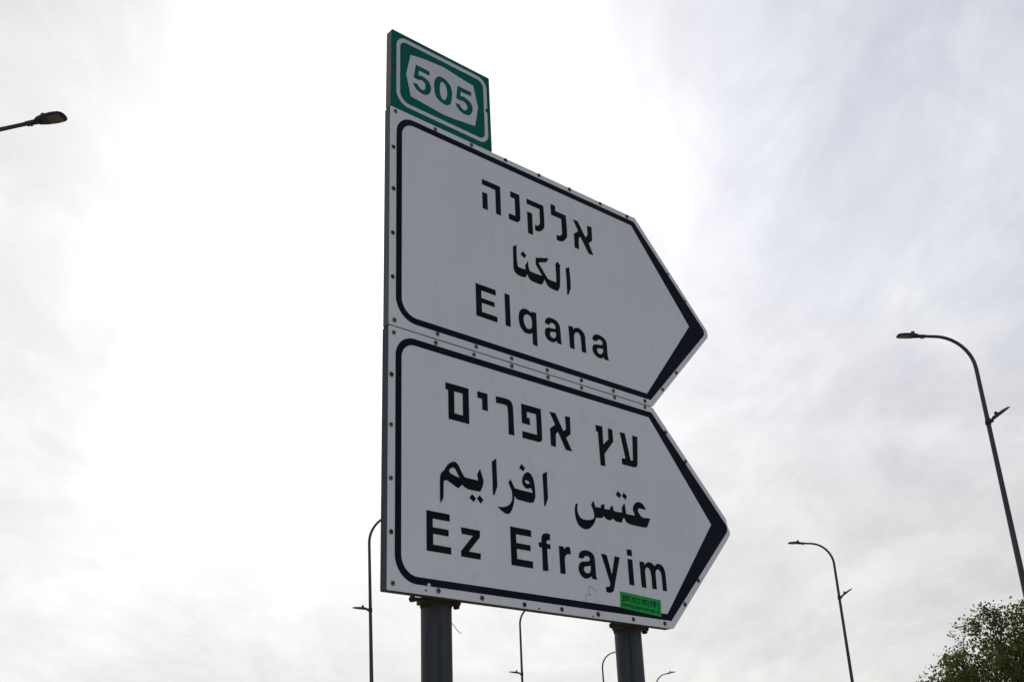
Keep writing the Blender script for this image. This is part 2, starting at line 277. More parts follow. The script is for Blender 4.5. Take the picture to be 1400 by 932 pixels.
# ------------------------------------------------------------------ the direction sign
G = json.loads(r'''{"uh":[[[[440.7,1652.4,0],[535.0,1652.4,0],[535.0,1520.6,0],[509.1,1520.6,0],[509.1,1628.2,0],[440.7,1628.2,0]]],[[[440.4,1593.5,0],[466.4,1593.5,0],[466.4,1520.3,0],[440.4,1520.3,0]]],[[[588.9,1653.3,0],[637.5,1653.3,0],[637.5,1543.0,1],[631.6,1530.3,1],[620.5,1521.5,0],[576.2,1521.5,0],[576.2,1547.1,0],[611.9,1547.1,0],[611.9,1626.9,0],[588.9,1626.9,0]]],[[[677.3,1652.0,0],[769.9,1652.0,0],[769.9,1556.4,1],[760.2,1537.5,1],[746.6,1525.0,1],[730.7,1519.8,1],[717.5,1519.8,0],[717.5,1545.5,0],[732.4,1545.5,1],[741.6,1554.2,1],[746.9,1565.6,0],[746.9,1628.2,0],[677.3,1628.2,0]]],[[[677.3,1592.0,0],[704.1,1592.0,0],[704.1,1493.3,0],[677.3,1493.3,0]]],[[[812.4,1677.6,0],[838.1,1677.6,0],[838.1,1652.9,0],[898.5,1652.9,0],[898.5,1554.7,1],[887.5,1537.0,1],[871.3,1521.6,1],[856.0,1517.0,1],[837.8,1517.0,0],[837.8,1540.8,0],[850.7,1540.8,1],[861.2,1545.1,1],[870.8,1557.7,0],[870.8,1626.4,0],[812.4,1626.4,0]]],[[[941.0,1650.4,0],[968.2,1651.0,0],[1009.0,1587.4,0],[1023.6,1604.1,0],[1024.1,1649.7,0],[1051.2,1650.7,0],[1048.8,1585.1,0],[1026.3,1565.8,0],[1049.2,1516.6,0],[1022.7,1513.8,0],[978.1,1580.7,0],[967.3,1569.5,0],[964.5,1516.5,0],[940.1,1515.6,0],[940.7,1581.2,0],[967.1,1603.4,0]]]],"ua":[[[[591.0,1402.0,0],[610.8,1416.8,0],[612.0,1324.0,1],[629.1,1320.2,1],[653.2,1321.7,0],[653.1,1340.8,0],[668.2,1363.1,0],[673.1,1326.4,1],[683.2,1321.0,1],[738.1,1321.1,0],[740.5,1325.3,0],[709.8,1362.7,0],[711.8,1393.3,0],[783.2,1414.1,0],[770.8,1392.2,0],[726.9,1376.4,0],[726.6,1372.8,0],[772.1,1317.8,0],[789.2,1316.2,0],[820.5,1317.2,0],[820.6,1401.4,0],[832.6,1414.6,0],[849.2,1401.0,0],[845.1,1394.3,0],[840.6,1318.2,1],[835.4,1295.4,1],[825.5,1280.1,0],[810.3,1278.9,1],[786.7,1280.4,1],[770.0,1287.4,1],[760.2,1300.1,1],[752.4,1311.6,0],[749.5,1300.2,1],[739.9,1283.3,0],[729.1,1279.9,1],[697.5,1279.7,1],[678.8,1282.2,1],[668.8,1288.7,1],[661.4,1305.3,0],[655.7,1293.2,1],[648.6,1285.1,0],[635.3,1283.3,1],[610.7,1284.7,1],[596.8,1291.6,1],[591.1,1300.0,1],[589.5,1308.1,0]]],[[[877.8,1398.8,0],[898.4,1411.6,0],[901.6,1351.4,0],[899.5,1315.1,0],[884.7,1280.5,0],[877.2,1280.7,0],[879.4,1340.9,0]]],[[[629.2,1381.7,0],[643.9,1398.9,0],[661.9,1385.6,0],[649.8,1370.3,0]]]],"ul":[[[[393.3,1181.3,0],[491.8,1181.3,0],[491.8,1158.6,0],[419.8,1158.6,0],[419.8,1127.0,0],[484.1,1127.0,0],[484.1,1108.0,0],[420.6,1108.0,0],[420.6,1070.3,0],[495.8,1070.3,0],[495.8,1048.1,0],[393.3,1048.1,0]]],[[[536.8,1182.1,0],[562.1,1182.1,0],[562.1,1047.8,0],[536.8,1047.8,0]]],[[[673.1,1144.7,0],[698.6,1145.5,0],[697.4,1004.3,0],[673.2,1006.3,0],[673.9,1055.1,0],[664.4,1048.3,1],[652.8,1045.1,1],[635.8,1045.0,1],[622.1,1052.7,1],[611.5,1064.7,1],[606.2,1081.6,1],[605.2,1104.5,1],[610.6,1125.8,1],[621.3,1139.4,1],[635.9,1146.5,1],[653.1,1146.3,1],[665.7,1141.8,1],[673.0,1134.5,0]],[[646.7,1125.3,1],[659.0,1125.8,1],[668.7,1120.4,1],[673.1,1107.6,1],[674.0,1093.9,1],[672.6,1079.5,1],[667.2,1071.1,1],[656.9,1065.9,1],[645.5,1066.2,1],[636.2,1076.3,1],[631.2,1088.7,1],[630.1,1104.7,1],[635.7,1117.9,1]]],[[[742.4,1118.0,0],[747.0,1130.5,1],[756.6,1141.4,1],[768.4,1146.8,1],[785.0,1147.4,1],[805.2,1144.0,1],[817.4,1135.2,1],[823.7,1123.7,1],[825.2,1109.8,1],[826.4,1085.8,1],[827.0,1059.6,1],[830.7,1048.1,0],[808.1,1046.5,0],[802.5,1056.0,0],[797.0,1051.5,1],[786.5,1045.7,1],[772.5,1043.9,1],[756.4,1047.6,1],[745.7,1056.6,1],[740.4,1070.2,1],[741.3,1083.5,1],[747.1,1094.1,1],[758.9,1101.1,1],[774.2,1102.7,1],[789.5,1104.0,1],[799.9,1107.9,0],[800.5,1115.2,1],[797.2,1122.4,1],[788.6,1127.1,1],[778.4,1127.2,1],[771.0,1122.7,1],[767.5,1115.4,0],[758.5,1113.5,0]],[[768.2,1082.9,0],[778.2,1087.9,1],[789.7,1090.3,1],[801.2,1091.0,0],[800.8,1078.8,1],[795.7,1068.3,1],[786.5,1063.2,1],[776.4,1063.0,1],[769.2,1069.1,1]]],[[[872.6,1141.4,0],[897.7,1143.2,0],[897.4,1131.0,0],[907.1,1139.9,1],[919.4,1144.8,1],[934.1,1145.8,1],[948.3,1140.4,1],[959.3,1129.9,1],[963.7,1118.7,1],[964.1,1100.2,0],[965.1,1047.0,0],[939.1,1045.9,0],[939.1,1099.6,1],[935.5,1116.1,1],[928.2,1123.4,1],[917.7,1124.2,1],[908.0,1118.9,1],[902.3,1108.1,1],[899.9,1084.8,0],[899.7,1046.1,0],[874.5,1046.5,0]]],[[[1007.0,1117.0,0],[1007.9,1126.6,1],[1016.7,1138.4,1],[1031.0,1146.6,1],[1047.6,1147.9,1],[1066.5,1144.7,1],[1082.2,1136.3,1],[1088.2,1127.4,1],[1089.8,1109.0,1],[1089.1,1075.3,1],[1094.3,1045.9,0],[1067.5,1046.8,0],[1065.1,1054.9,0],[1056.9,1049.3,1],[1044.1,1044.5,1],[1028.0,1045.9,1],[1013.9,1053.6,1],[1004.3,1065.5,1],[1002.9,1079.6,1],[1008.1,1091.3,1],[1016.9,1098.9,1],[1032.2,1102.3,1],[1048.7,1104.3,1],[1064.3,1109.7,0],[1065.1,1117.0,1],[1060.5,1126.3,1],[1051.1,1127.9,1],[1039.9,1125.9,1],[1033.4,1120.0,1],[1029.4,1115.3,0],[1019.8,1114.8,0]],[[1028.7,1083.3,0],[1041.7,1088.2,1],[1065.2,1091.5,0],[1065.0,1081.5,1],[1057.5,1069.1,1],[1047.4,1063.4,1],[1036.6,1064.7,1],[1029.2,1072.1,1]]]],"lh":[[[[242.4,747.1,0],[346.6,747.1,0],[346.6,614.4,0],[254.1,614.4,0],[254.1,721.8,0],[242.4,721.8,0]],[[280.5,722.3,0],[319.0,722.3,0],[319.0,640.1,0],[280.5,640.1,0]]],[[[387.3,748.1,0],[434.7,748.1,0],[434.7,682.3,0],[408.8,682.3,0],[408.8,723.6,0],[387.3,723.6,0]]],[[[474.2,748.7,0],[530.7,750.4,1],[547.2,745.2,1],[555.2,731.5,1],[556.5,716.8,0],[557.9,615.7,0],[530.7,616.1,0],[530.1,716.9,1],[524.4,724.6,1],[475.6,723.6,0]]],[[[597.8,748.6,0],[696.2,748.6,0],[696.2,630.9,1],[691.4,621.7,1],[679.5,615.8,0],[597.8,615.8,0],[597.8,641.9,0],[671.2,641.9,0],[671.2,722.5,0],[624.2,722.5,0],[624.2,699.6,0],[637.9,699.6,0],[637.9,673.0,0],[597.8,673.0,0]]],[[[741.2,748.5,0],[771.1,750.1,0],[808.9,685.8,0],[824.6,696.7,0],[822.1,748.7,0],[848.9,750.3,0],[847.1,681.3,0],[821.8,661.9,0],[849.8,613.6,0],[816.8,612.9,0],[780.9,677.1,0],[768.3,667.0,0],[765.4,613.4,0],[739.8,615.2,0],[739.7,681.7,0],[767.6,702.5,0]]],[[[987.2,748.4,0],[1025.9,750.2,0],[1024.1,676.1,0],[1056.0,703.5,0],[1057.7,749.4,0],[1082.1,748.7,0],[1082.2,699.1,0],[1027.3,638.4,0],[1026.9,588.2,0],[1000.9,587.4,0],[998.7,723.1,0],[989.0,722.3,0]]],[[[1124.7,747.8,0],[1153.4,748.1,0],[1175.8,639.6,0],[1189.8,642.3,0],[1197.9,748.1,0],[1227.1,748.4,0],[1215.2,635.7,1],[1210.5,623.4,1],[1195.7,614.8,0],[1124.2,614.7,0],[1124.8,639.6,0],[1146.6,641.5,0]]]],"la":[[[[688.7,495.7,0],[711.4,508.9,0],[710.2,459.2,0],[710.2,409.3,0],[695.6,376.5,0],[689.5,376.8,0],[689.3,438.9,0]]],[[[466.6,339.5,0],[489.1,340.0,1],[514.3,349.4,1],[529.5,363.1,1],[535.8,380.2,1],[535.0,405.9,0],[520.5,434.1,0],[530.8,448.0,0],[549.0,418.0,0],[576.4,416.2,0],[635.0,415.1,0],[633.4,424.4,1],[627.0,432.5,0],[609.0,426.7,1],[594.4,432.4,1],[586.6,445.8,1],[589.8,464.5,1],[599.2,479.4,1],[614.8,488.9,1],[629.7,484.9,1],[641.7,467.1,1],[646.6,441.5,1],[648.0,408.8,1],[643.5,391.6,1],[636.3,380.0,0],[616.8,376.8,1],[574.3,378.5,1],[557.6,380.6,1],[546.3,390.0,0],[541.9,361.9,1],[532.4,338.0,1],[521.3,323.5,1],[508.6,318.4,1],[492.4,322.1,1],[474.4,331.9,1]],[[599.0,454.6,0],[608.7,457.9,1],[623.4,451.3,0],[618.8,446.5,1],[605.8,445.9,1]]],[[[574.5,498.0,0],[586.1,514.2,0],[603.5,502.4,0],[593.2,488.2,0]]],[[[445.3,496.1,0],[466.6,512.3,0],[466.8,458.6,0],[467.6,410.4,0],[453.2,377.6,0],[445.9,377.9,0],[446.3,438.7,0]]],[[[213.3,396.9,1],[217.4,411.6,1],[227.0,422.6,1],[232.8,427.7,1],[240.7,440.7,1],[256.3,456.2,1],[275.8,464.0,1],[289.4,459.3,1],[304.4,436.8,0],[319.6,417.5,0],[331.3,416.5,0],[380.8,415.9,0],[376.4,438.3,0],[390.3,460.0,0],[405.0,420.1,0],[400.2,398.7,0],[388.7,378.3,0],[369.6,377.6,1],[334.1,377.8,1],[318.6,382.9,1],[309.1,389.7,0],[305.1,385.2,0],[291.2,373.5,0],[279.7,377.7,1],[256.9,387.7,1],[239.8,393.0,1],[228.3,387.9,0],[226.6,330.2,0],[215.0,310.1,0],[212.2,320.2,0]],[[251.9,426.3,0],[255.9,434.2,1],[265.7,441.3,1],[277.3,442.2,0],[299.1,410.7,0],[276.7,414.5,0],[259.5,419.2,0]]],[[[339.2,348.4,0],[351.4,363.5,0],[368.7,350.8,0],[358.4,336.6,0]]],[[[372.7,351.5,0],[385.1,364.5,0],[401.3,351.5,0],[390.0,336.2,0]]],[[[850.9,411.2,0],[861.4,412.9,0],[857.7,392.2,1],[862.2,371.5,1],[877.6,359.2,1],[903.3,357.8,1],[929.9,363.2,1],[943.7,370.7,0],[946.7,382.0,0],[942.8,400.3,0],[932.7,421.0,0],[944.3,436.0,0],[949.8,434.2,0],[953.7,415.7,0],[984.1,416.5,0],[987.2,427.9,0],[1005.2,435.8,0],[1004.3,415.6,0],[1034.2,417.6,0],[1037.3,429.2,0],[1051.6,435.6,0],[1053.6,417.9,0],[1068.8,414.8,0],[1102.5,417.4,0],[1101.9,436.8,0],[1116.7,455.4,0],[1120.5,453.8,0],[1124.0,415.2,0],[1174.0,416.0,0],[1169.4,427.9,1],[1165.0,441.3,1],[1173.2,459.5,1],[1186.7,470.2,1],[1201.5,474.9,1],[1219.6,472.7,1],[1234.5,460.9,1],[1241.2,449.2,0],[1220.8,450.2,1],[1204.5,449.9,1],[1193.7,444.4,1],[1194.5,434.7,1],[1205.1,422.3,1],[1216.5,415.6,1],[1228.7,415.5,0],[1262.8,418.5,0],[1238.4,379.5,0],[1215.7,376.7,1],[1163.3,376.7,1],[1135.6,378.1,1],[1120.4,384.1,1],[1110.3,399.2,0],[1105.2,395.6,0],[1096.0,377.6,0],[1080.3,376.6,1],[1060.9,377.8,1],[1047.1,386.7,0],[1039.9,380.1,1],[1027.8,375.5,1],[1010.8,378.3,1],[998.4,387.3,0],[988.0,378.9,1],[976.3,376.3,1],[955.4,375.2,0],[948.4,360.6,1],[937.6,345.6,1],[919.3,329.5,1],[900.1,322.1,1],[878.1,323.4,1],[858.9,333.7,1],[847.8,353.3,1],[844.3,376.7,1],[846.0,395.6,1]]],[[[1074.4,484.0,0],[1086.0,500.0,0],[1104.5,487.6,0],[1092.0,471.5,0]]],[[[1107.9,482.6,0],[1118.4,498.5,0],[1136.3,487.4,0],[1126.5,471.6,0]]]],"ll":[[[[154.7,276.3,0],[251.7,276.3,0],[251.7,252.2,0],[180.2,252.2,0],[180.2,223.1,0],[246.0,223.1,0],[246.0,201.4,0],[181.2,201.4,0],[181.2,165.6,0],[256.1,165.6,0],[256.1,142.8,0],[154.7,142.8,0]]],[[[299.6,241.0,0],[382.1,240.5,0],[381.3,218.4,0],[331.2,163.2,0],[383.3,162.7,0],[382.2,142.1,0],[297.9,142.5,0],[298.4,160.9,0],[351.0,218.6,0],[302.1,219.1,0]]],[[[520.4,276.6,0],[618.3,276.6,0],[618.3,253.0,0],[546.2,253.0,0],[546.2,222.1,0],[612.5,222.1,0],[612.5,201.8,0],[547.5,201.8,0],[547.5,166.3,0],[621.0,166.3,0],[621.0,142.2,0],[520.4,142.2,0]]],[[[653.0,240.1,0],[666.8,239.5,0],[667.9,256.4,1],[672.0,266.9,1],[680.5,273.7,1],[692.8,276.9,1],[710.3,276.4,0],[708.7,254.3,0],[697.8,252.7,1],[692.7,248.4,1],[691.3,239.3,0],[708.4,239.1,0],[710.4,221.8,0],[692.5,222.3,0],[693.6,142.4,0],[667.5,140.1,0],[668.3,222.2,0],[654.5,222.7,0]]],[[[751.8,239.4,0],[775.7,240.6,0],[776.8,230.2,0],[785.1,237.9,1],[795.1,242.3,1],[807.6,242.0,0],[810.4,215.7,0],[797.2,216.5,1],[785.7,211.0,1],[779.5,202.3,1],[777.9,192.1,0],[778.0,141.9,0],[752.5,141.3,0]]],[[[849.0,209.8,0],[852.3,222.9,1],[863.0,234.7,1],[878.1,240.7,1],[894.5,242.4,1],[913.7,239.2,1],[926.1,231.5,1],[931.7,221.8,1],[933.0,201.0,1],[933.6,173.4,1],[934.2,152.8,1],[939.6,140.8,0],[914.2,140.8,0],[909.2,149.8,0],[901.6,144.3,1],[884.9,138.2,1],[869.0,139.3,1],[855.4,147.9,1],[846.9,160.5,1],[846.0,176.3,1],[852.6,189.7,1],[866.2,197.6,1],[882.5,200.4,1],[900.6,203.4,1],[905.8,206.8,0],[906.4,212.7,1],[902.2,220.2,1],[892.6,221.7,1],[882.7,220.0,1],[876.4,214.5,1],[872.0,209.4,0]],[[877.5,180.2,1],[892.4,184.4,1],[908.6,187.8,0],[908.6,177.2,1],[906.4,167.7,1],[896.6,159.7,1],[885.1,158.3,1],[875.9,162.9,1],[871.8,170.4,1]]],[[[968.3,240.6,0],[997.2,239.7,0],[1019.2,167.5,0],[1040.5,240.2,0],[1067.7,239.5,0],[1034.1,143.7,1],[1025.8,119.6,1],[1019.4,107.4,1],[1005.4,100.8,1],[992.1,100.2,1],[982.4,102.1,0],[981.6,120.4,0],[994.3,121.1,1],[1003.0,125.1,1],[1006.5,135.9,0]]],[[[1110.8,276.3,0],[1137.7,276.3,0],[1137.7,252.9,0],[1110.8,252.9,0]]],[[[1110.8,239.8,0],[1137.7,239.8,0],[1137.7,142.0,0],[1110.8,142.0,0]]],[[[1177.3,238.8,0],[1203.2,239.0,0],[1204.9,227.6,0],[1216.1,237.0,1],[1229.3,242.3,1],[1245.3,240.7,1],[1257.1,234.9,1],[1262.6,229.8,0],[1274.0,239.5,1],[1287.3,243.1,1],[1303.2,239.5,1],[1316.4,228.9,1],[1321.6,213.6,1],[1322.5,194.2,0],[1322.3,140.8,0],[1298.7,140.6,0],[1298.3,198.6,1],[1294.0,212.7,1],[1285.9,219.5,1],[1276.9,220.3,1],[1268.9,214.5,1],[1265.0,204.3,1],[1264.2,180.0,0],[1263.7,141.5,0],[1238.7,141.6,0],[1238.5,189.1,1],[1235.6,208.0,1],[1229.6,216.9,1],[1219.3,220.5,1],[1209.8,215.7,1],[1205.2,204.3,1],[1205.0,177.9,0],[1204.4,139.7,0],[1178.5,141.0,0]]]],"rt":[[[[118.4,2044.6,0],[186.1,2042.5,0],[185.2,2024.0,0],[133.2,2022.6,0],[131.0,1999.2,0],[140.0,2002.8,1],[153.8,2003.3,1],[172.2,1998.7,1],[186.0,1986.2,1],[191.6,1970.9,1],[191.0,1955.0,1],[184.3,1938.6,1],[173.8,1927.6,1],[162.3,1921.8,1],[144.0,1921.1,1],[125.9,1926.9,1],[112.3,1938.2,1],[103.3,1953.4,0],[127.1,1955.1,0],[131.7,1946.2,1],[140.7,1940.5,1],[151.0,1939.7,1],[161.4,1946.3,1],[165.0,1962.9,1],[162.3,1975.0,1],[153.6,1982.0,1],[143.3,1983.4,1],[133.0,1977.8,0],[107.9,1978.1,0]]],[[[326.6,2042.0,0],[398.1,2043.2,0],[396.5,2023.6,0],[343.1,2021.1,0],[340.1,1999.2,0],[348.7,2001.3,1],[365.7,2001.9,1],[382.7,1995.9,1],[395.9,1985.9,1],[402.1,1970.5,1],[402.4,1957.0,1],[395.8,1940.4,1],[385.6,1928.0,1],[375.7,1922.4,1],[356.3,1920.5,1],[337.1,1925.5,1],[323.0,1937.1,1],[315.0,1953.7,0],[335.9,1955.3,0],[341.2,1946.4,1],[351.9,1940.0,1],[362.8,1939.2,1],[371.6,1947.7,1],[375.6,1960.8,1],[371.0,1972.4,1],[359.0,1978.3,1],[349.4,1980.7,1],[340.8,1976.8,0],[318.6,1979.1,0]]],[[[233.4,2043.3,1],[261.1,2043.4,1],[286.3,2027.7,1],[297.0,2002.7,1],[296.4,1972.2,1],[289.4,1939.0,1],[278.1,1926.6,1],[258.9,1920.6,1],[237.1,1926.3,1],[221.7,1934.4,1],[212.4,1948.5,1],[207.5,1987.8,1],[210.7,2011.4,1],[219.3,2030.2,1]],[[244.1,2021.9,1],[253.0,2024.0,1],[266.8,2012.5,1],[272.9,1985.2,1],[270.7,1963.2,1],[261.2,1943.5,1],[254.1,1940.3,1],[245.1,1944.5,1],[238.0,1961.0,1],[235.5,1987.0,1],[237.6,2005.9,1]]]],"pl":[[[[93.1,2078.3,0],[160.4,2090.5,1],[231.6,2096.6,1],[259.0,2098.2,1],[297.4,2093.1,1],[371.8,2083.7,0],[409.7,2081.4,0],[432.1,1983.5,0],[413.6,1887.6,0],[369.6,1882.6,1],[308.7,1875.2,1],[251.9,1871.4,1],[212.2,1874.1,1],[158.8,1879.0,0],[94.2,1884.7,0],[72.0,1978.8,0]]]],"st":[[[[1055.9,112.2,0],[1281.1,102.0,0],[1275.8,38.7,0],[1051.2,51.4,0]]]],"bord505":[[25.4,2084.6],[26.4,1873.9],[234.2,2143.3],[419.7,2139.2],[481.5,1946.9],[481.1,1885.9],[387.2,1829.4],[229.5,1823.3],[140.4,1825.1]],"scrU":[[22.4,1784.0],[14.3,1623.1],[15.4,1445.8],[13.6,1262.6],[14.0,1087.9],[21.9,922.8],[211.0,1784.9],[391.3,1788.2],[570.8,1792.3],[755.3,1793.5],[931.8,1793.2],[1117.5,1792.4],[1287.4,1790.0],[1527.3,1577.1],[1630.4,1473.3],[1517.7,1099.4],[1414.6,997.8],[209.7,922.2],[387.5,920.8],[559.6,918.5],[741.5,916.9],[925.7,919.5],[1106.2,918.4],[1294.4,918.1]],"scrL":[[20.0,875.7],[201.4,886.1],[376.1,886.3],[558.7,887.3],[743.4,888.1],[922.9,888.0],[1110.4,890.4],[1290.8,890.0],[11.2,719.6],[10.7,541.6],[11.4,359.4],[13.5,183.7],[20.5,21.9],[200.6,18.4],[383.9,15.1],[572.9,12.9],[749.3,14.8],[930.6,15.2],[1116.4,15.1],[1292.1,15.5],[1406.6,804.9],[1517.2,700.5],[1519.3,205.3],[1421.6,100.7]],"scr5":[[13.1,1990.4],[480.4,1990.2]],"scratch":[[893.7,112.2],[889.9,83.4],[924.4,103.0],[926.0,88.6],[875.8,79.8],[901.0,82.2],[874.2,54.3],[907.0,78.7]]}''')
YAW = 0.74525893
sign = empty('direction_sign', (-.41585, 3.5033, 2.35), YAW)
tag(sign, 'large two-tier white arrow direction sign with a green route panel on two round posts', 'road sign')
def glyph_obj(key, name, m, parent, z1=.0011, z0=.0004, a=0, b=99):
    bm = bmesh.new()
    for polys in G[key][a:b]: film(bm, [smooth_poly(P) for P in polys], z0, z1)
    return obj(name, bm, m, parent)
def plate(outline, depth, mats, parent, name):
    """sheet of the sign with the returned metal rim behind it; one mesh: 0 sheet, 1 rim, 2 underside"""
    bm = bmesh.new(); fr, bk, tris = film(bm, [outline], -.0025, 0, 0)
    n = len(outline)
    c = sum(outline, Vector((0, 0)))/n
    ins = [p+(c-p).normalized()*1.2 for p in outline]
    a = [bm.verts.new((p.x/1000, .0025, p.y/1000)) for p in ins]; b = [bm.verts.new((p.x/1000, depth, p.y/1000)) for p in ins]
    for i in range(n):
        j = (i+1) % n; f = bm.faces.new((a[i], a[j], b[j], b[i]))
        e = ins[j]-ins[i]; down = abs(e.y) < .4*abs(e.x) and (ins[i].y+ins[j].y)/2 < c.y
        f.material_index = 2 if down else 1
        bm.faces.new((fr[n-n+i] if False else bk[i], bk[j], a[j], a[i])).material_index = 1
    for t in tris: bm.faces.new([b[i] for i in t]).material_index = 1
    bmesh.ops.recalc_face_normals(bm, faces=bm.faces)
    me = bpy.data.meshes.new(name); bm.to_mesh(me); bm.free()
    o = link(name, me, mats, parent); return o
def screw_mesh(mats, name):
    bm = bmesh.new(); seg = 16
    prof = [(.0085, 0), (.0085, .0012), (.0072, .0030), (.0042, .0040), (.0036, .0030)]
    rings = [[bm.verts.new((r*math.cos(k*2*math.pi/seg), -h-.0003, r*math.sin(k*2*math.pi/seg))) for k in range(seg)] for r, h in prof]
    for q, (A, B) in enumerate(zip(rings, rings[1:])):
        for k in range(seg):
            f = bm.faces.new((A[k], A[(k+1) % seg], B[(k+1) % seg], B[k])); f.smooth = True; f.material_index = 1 if q == 3 else 0
    bm.faces.new(rings[-1]).material_index = 1
    me = mesh_of(bm, name)
    for m in mats: me.materials.append(m)
    return me
SM = [screw_mesh([M['screw'], M['slot']], 'screw'), screw_mesh([M['screwd'], M['slot']], 'screw')]
rng = random.Random(4)
def screws(key, parent, dark):
    for i, (x, y) in enumerate(G[key]):
        me = SM[1 if (dark(x, y) ^ (rng.random() < .15)) else 0]
        o = bpy.data.objects.new('screw', me); col.objects.link(o); o.parent = parent
        o.location = (x/1000, 0, y/1000); o.rotation_euler = (0, rng.uniform(0, 6), 0)
        s = rng.uniform(.93, 1.07); o.scale = (s, 1, s)
# upper arrow plate
up = [(0, 903.3, 3), (1340, 903.3, 3), (1785.6, 1350, 34), (1340, 1800, 5), (0, 1800, 3)]
panelU = plate(rounded(up), .036, [M['white'], M['frame'], M['rust']], sign, 'arrow_panel')
panelU['label'] = 'upper white arrow panel lettered for Elqana'
lo = [(0, 0, 3), (1341, 0, 14), (1742, 402, 0), (1765, 430, 6), (1750, 468, 0), (1748, 490, 4), (1341, 898.8, 3), (0, 898.8, 3)]
panelL = plate(rounded(lo), .0385, [M['white'], M['framel'], M['rust']], sign, 'arrow_panel')
panelL['label'] = 'lower white arrow panel lettered for Ez Efrayim'
bm = bmesh.new(); box(bm, (.668, .0195, .901), (1.330, .0325, .0105)); obj('seam_strip', bm, M['rust'], sign)
def band(parent, y0, tip_o):
    bm = bmesh.new()
    o = rounded([(28, y0+30, 88), (1332, y0+30, 4), (tip_o, y0+450, 26), (1329, y0+876, 6), (28, y0+876, 80)], 12)
    i = rounded([(53, y0+54, 66), (1313, y0+54, 1), (1643, y0+452, 2), (1310, y0+851, 1), (53, y0+851, 56)], 12)
    film(bm, [o, i], .0002, .0007); return obj('border_band', bm, M['band'], parent)
band(panelU, 901, 1757); band(panelL, -1, 1758)
glyph_obj('uh', 'hebrew_word', M['letter'], panelU); glyph_obj('ua', 'arabic_word', M['letter'], panelU); glyph_obj('ul', 'latin_word', M['letter'], panelU)
glyph_obj('lh', 'hebrew_word', M['letter'], panelL, a=0, b=5); glyph_obj('lh', 'hebrew_word', M['letter'], panelL, a=5)
glyph_obj('la', 'arabic_word', M['letter'], panelL, a=0, b=7); glyph_obj('la', 'arabic_word', M['letter'], panelL, a=7)
glyph_obj('ll', 'latin_word', M['letter'], panelL, a=0, b=2); glyph_obj('ll', 'latin_word', M['letter'], panelL, a=2)
screws('scrU', panelU, lambda x, y: y > 1000 and not (y > 1700 and x < 500) or x > 800)
screws('scrL', panelL, lambda x, y: (y < 60 and x > 300) or (x > 1400))
# pencil scribble near the lower edge
bm = bmesh.new(); sc = G['scratch']
for a, b in ((0, 1), (0, 2), (2, 3), (4, 5), (1, 5), (4, 6), (5, 7)):
    p, q = Vector(sc[a]), Vector(sc[b]); n = (q-p).normalized(); n = Vector((-n.y, n.x))*(1.0 if a < 2 else .7)
    film(bm, [[p-n, q-n, q+n, p+n]], .0002, .0006)
obj('scribble', bm, M['scratch'], panelL)
# small bare chips and rust spots on the rim of the lower panel
for x, y, s in ((163, 33, 7), (150, 14, 5), (640, 6, 5), (905, 5, 4)):
    bm = bmesh.new()
    pts = [Vector((x+s*math.cos(a)*rng.uniform(.6, 1.1), y+s*.8*math.sin(a)*rng.uniform(.6, 1.1))) for a in [k*math.pi/5 for k in range(10)]]
    film(bm, [pts], .0004, .0010, 0)
    obj('chipped_spot', bm, M['white' if y > 30 else 'rust'], panelL)
# sticker
bm = bmesh.new(); S4 = [Vector(p[:2]) for p in G['st'][0][0]]
film(bm, [S4], .0003, .0010, 0)
def sp(u, v): return S4[0].lerp(S4[1], u).lerp(S4[3].lerp(S4[2], u), v)
def stroke(u0, v0, u1, v1, w):
    p, q = sp(u0, v0), sp(u1, v1); n = (q-p).normalized(); n = Vector((-n.y, n.x))*w
    film(bm, [[p-n, q-n, q+n, p+n]], .0009, .0014, 1)
def heb(u, v, h, w, k):
    t = 1.75
    if k in (0, 1, 2): stroke(u, v, u+w, v, t); stroke(u+w*.92, v, u+w*.92, v+h, t)
    if k == 0: stroke(u, v+h, u+w, v+h, t)
    if k == 1: stroke(u+w*.1, v, u+w*.1, v+h, t)
    if k == 3: stroke(u, v, u+w*.9, v+h, t); stroke(u+w*.85, v, u+w*.5, v+h*.55, t)
    if k == 4: stroke(u+w*.5, v, u+w*.5, v+h*1.0, t); stroke(u+w*.2, v, u+w*.6, v, t)
u = .035
for word in ((0, 1, 4, 1, 2), (1, 0, 2, 0), (1, 3, 1, 0), (1, 2, 1), (0,)):
    for k in word:
        heb(u, .22+.02*math.sin(u*30), .31, .036, k); u += .046
    u += .034
u = .03
while u < .955:
    k = rng.randrange(4); h = .15; w = .022; v = .70
    stroke(u, v, u, v+h, 1.0)
    if k != 1: stroke(u, v, u+w, v, 1.0)
    if k in (0, 2): stroke(u, v+h*.5, u+w, v+h*.5, 1.0)
    if k in (0, 3): stroke(u, v+h, u+w, v+h, 1.0)
    if k in (1, 3): stroke(u+w, v, u+w, v+h, 1.0)
    u += .037 if rng.random() < .85 else .055
obj('sticker', bm, [M['sticker'], M['ink']], panelL)['label'] = 'bright green sticker with two rows of small dark lettering'
# green route panel
p5 = plate(rounded([(1, 1803, 2), (500, 1803, 2), (497, 2159, 4), (3, 2159, 4)], 4), .0335, [M['green'], M['frame5'], M['frame5']], sign, 'route_panel')
bm = bmesh.new()
film(bm, [rounded([(26, 1826, 58), (482, 1826, 46), (480, 2141, 46), (26, 2141, 46)], 10), rounded([(43, 1843, 43), (465, 1843, 32), (463, 2124, 32), (43, 2124, 32)], 10)], .0002, .0008)
obj('border_band', bm, M['white2'], p5)
glyph_obj('pl', 'route_shield', M['white2'], p5, .0008, .0002)
glyph_obj('rt', 'route_number', M['green'], p5, .0013, .0006)
screws('scr5', p5, lambda x, y: True)
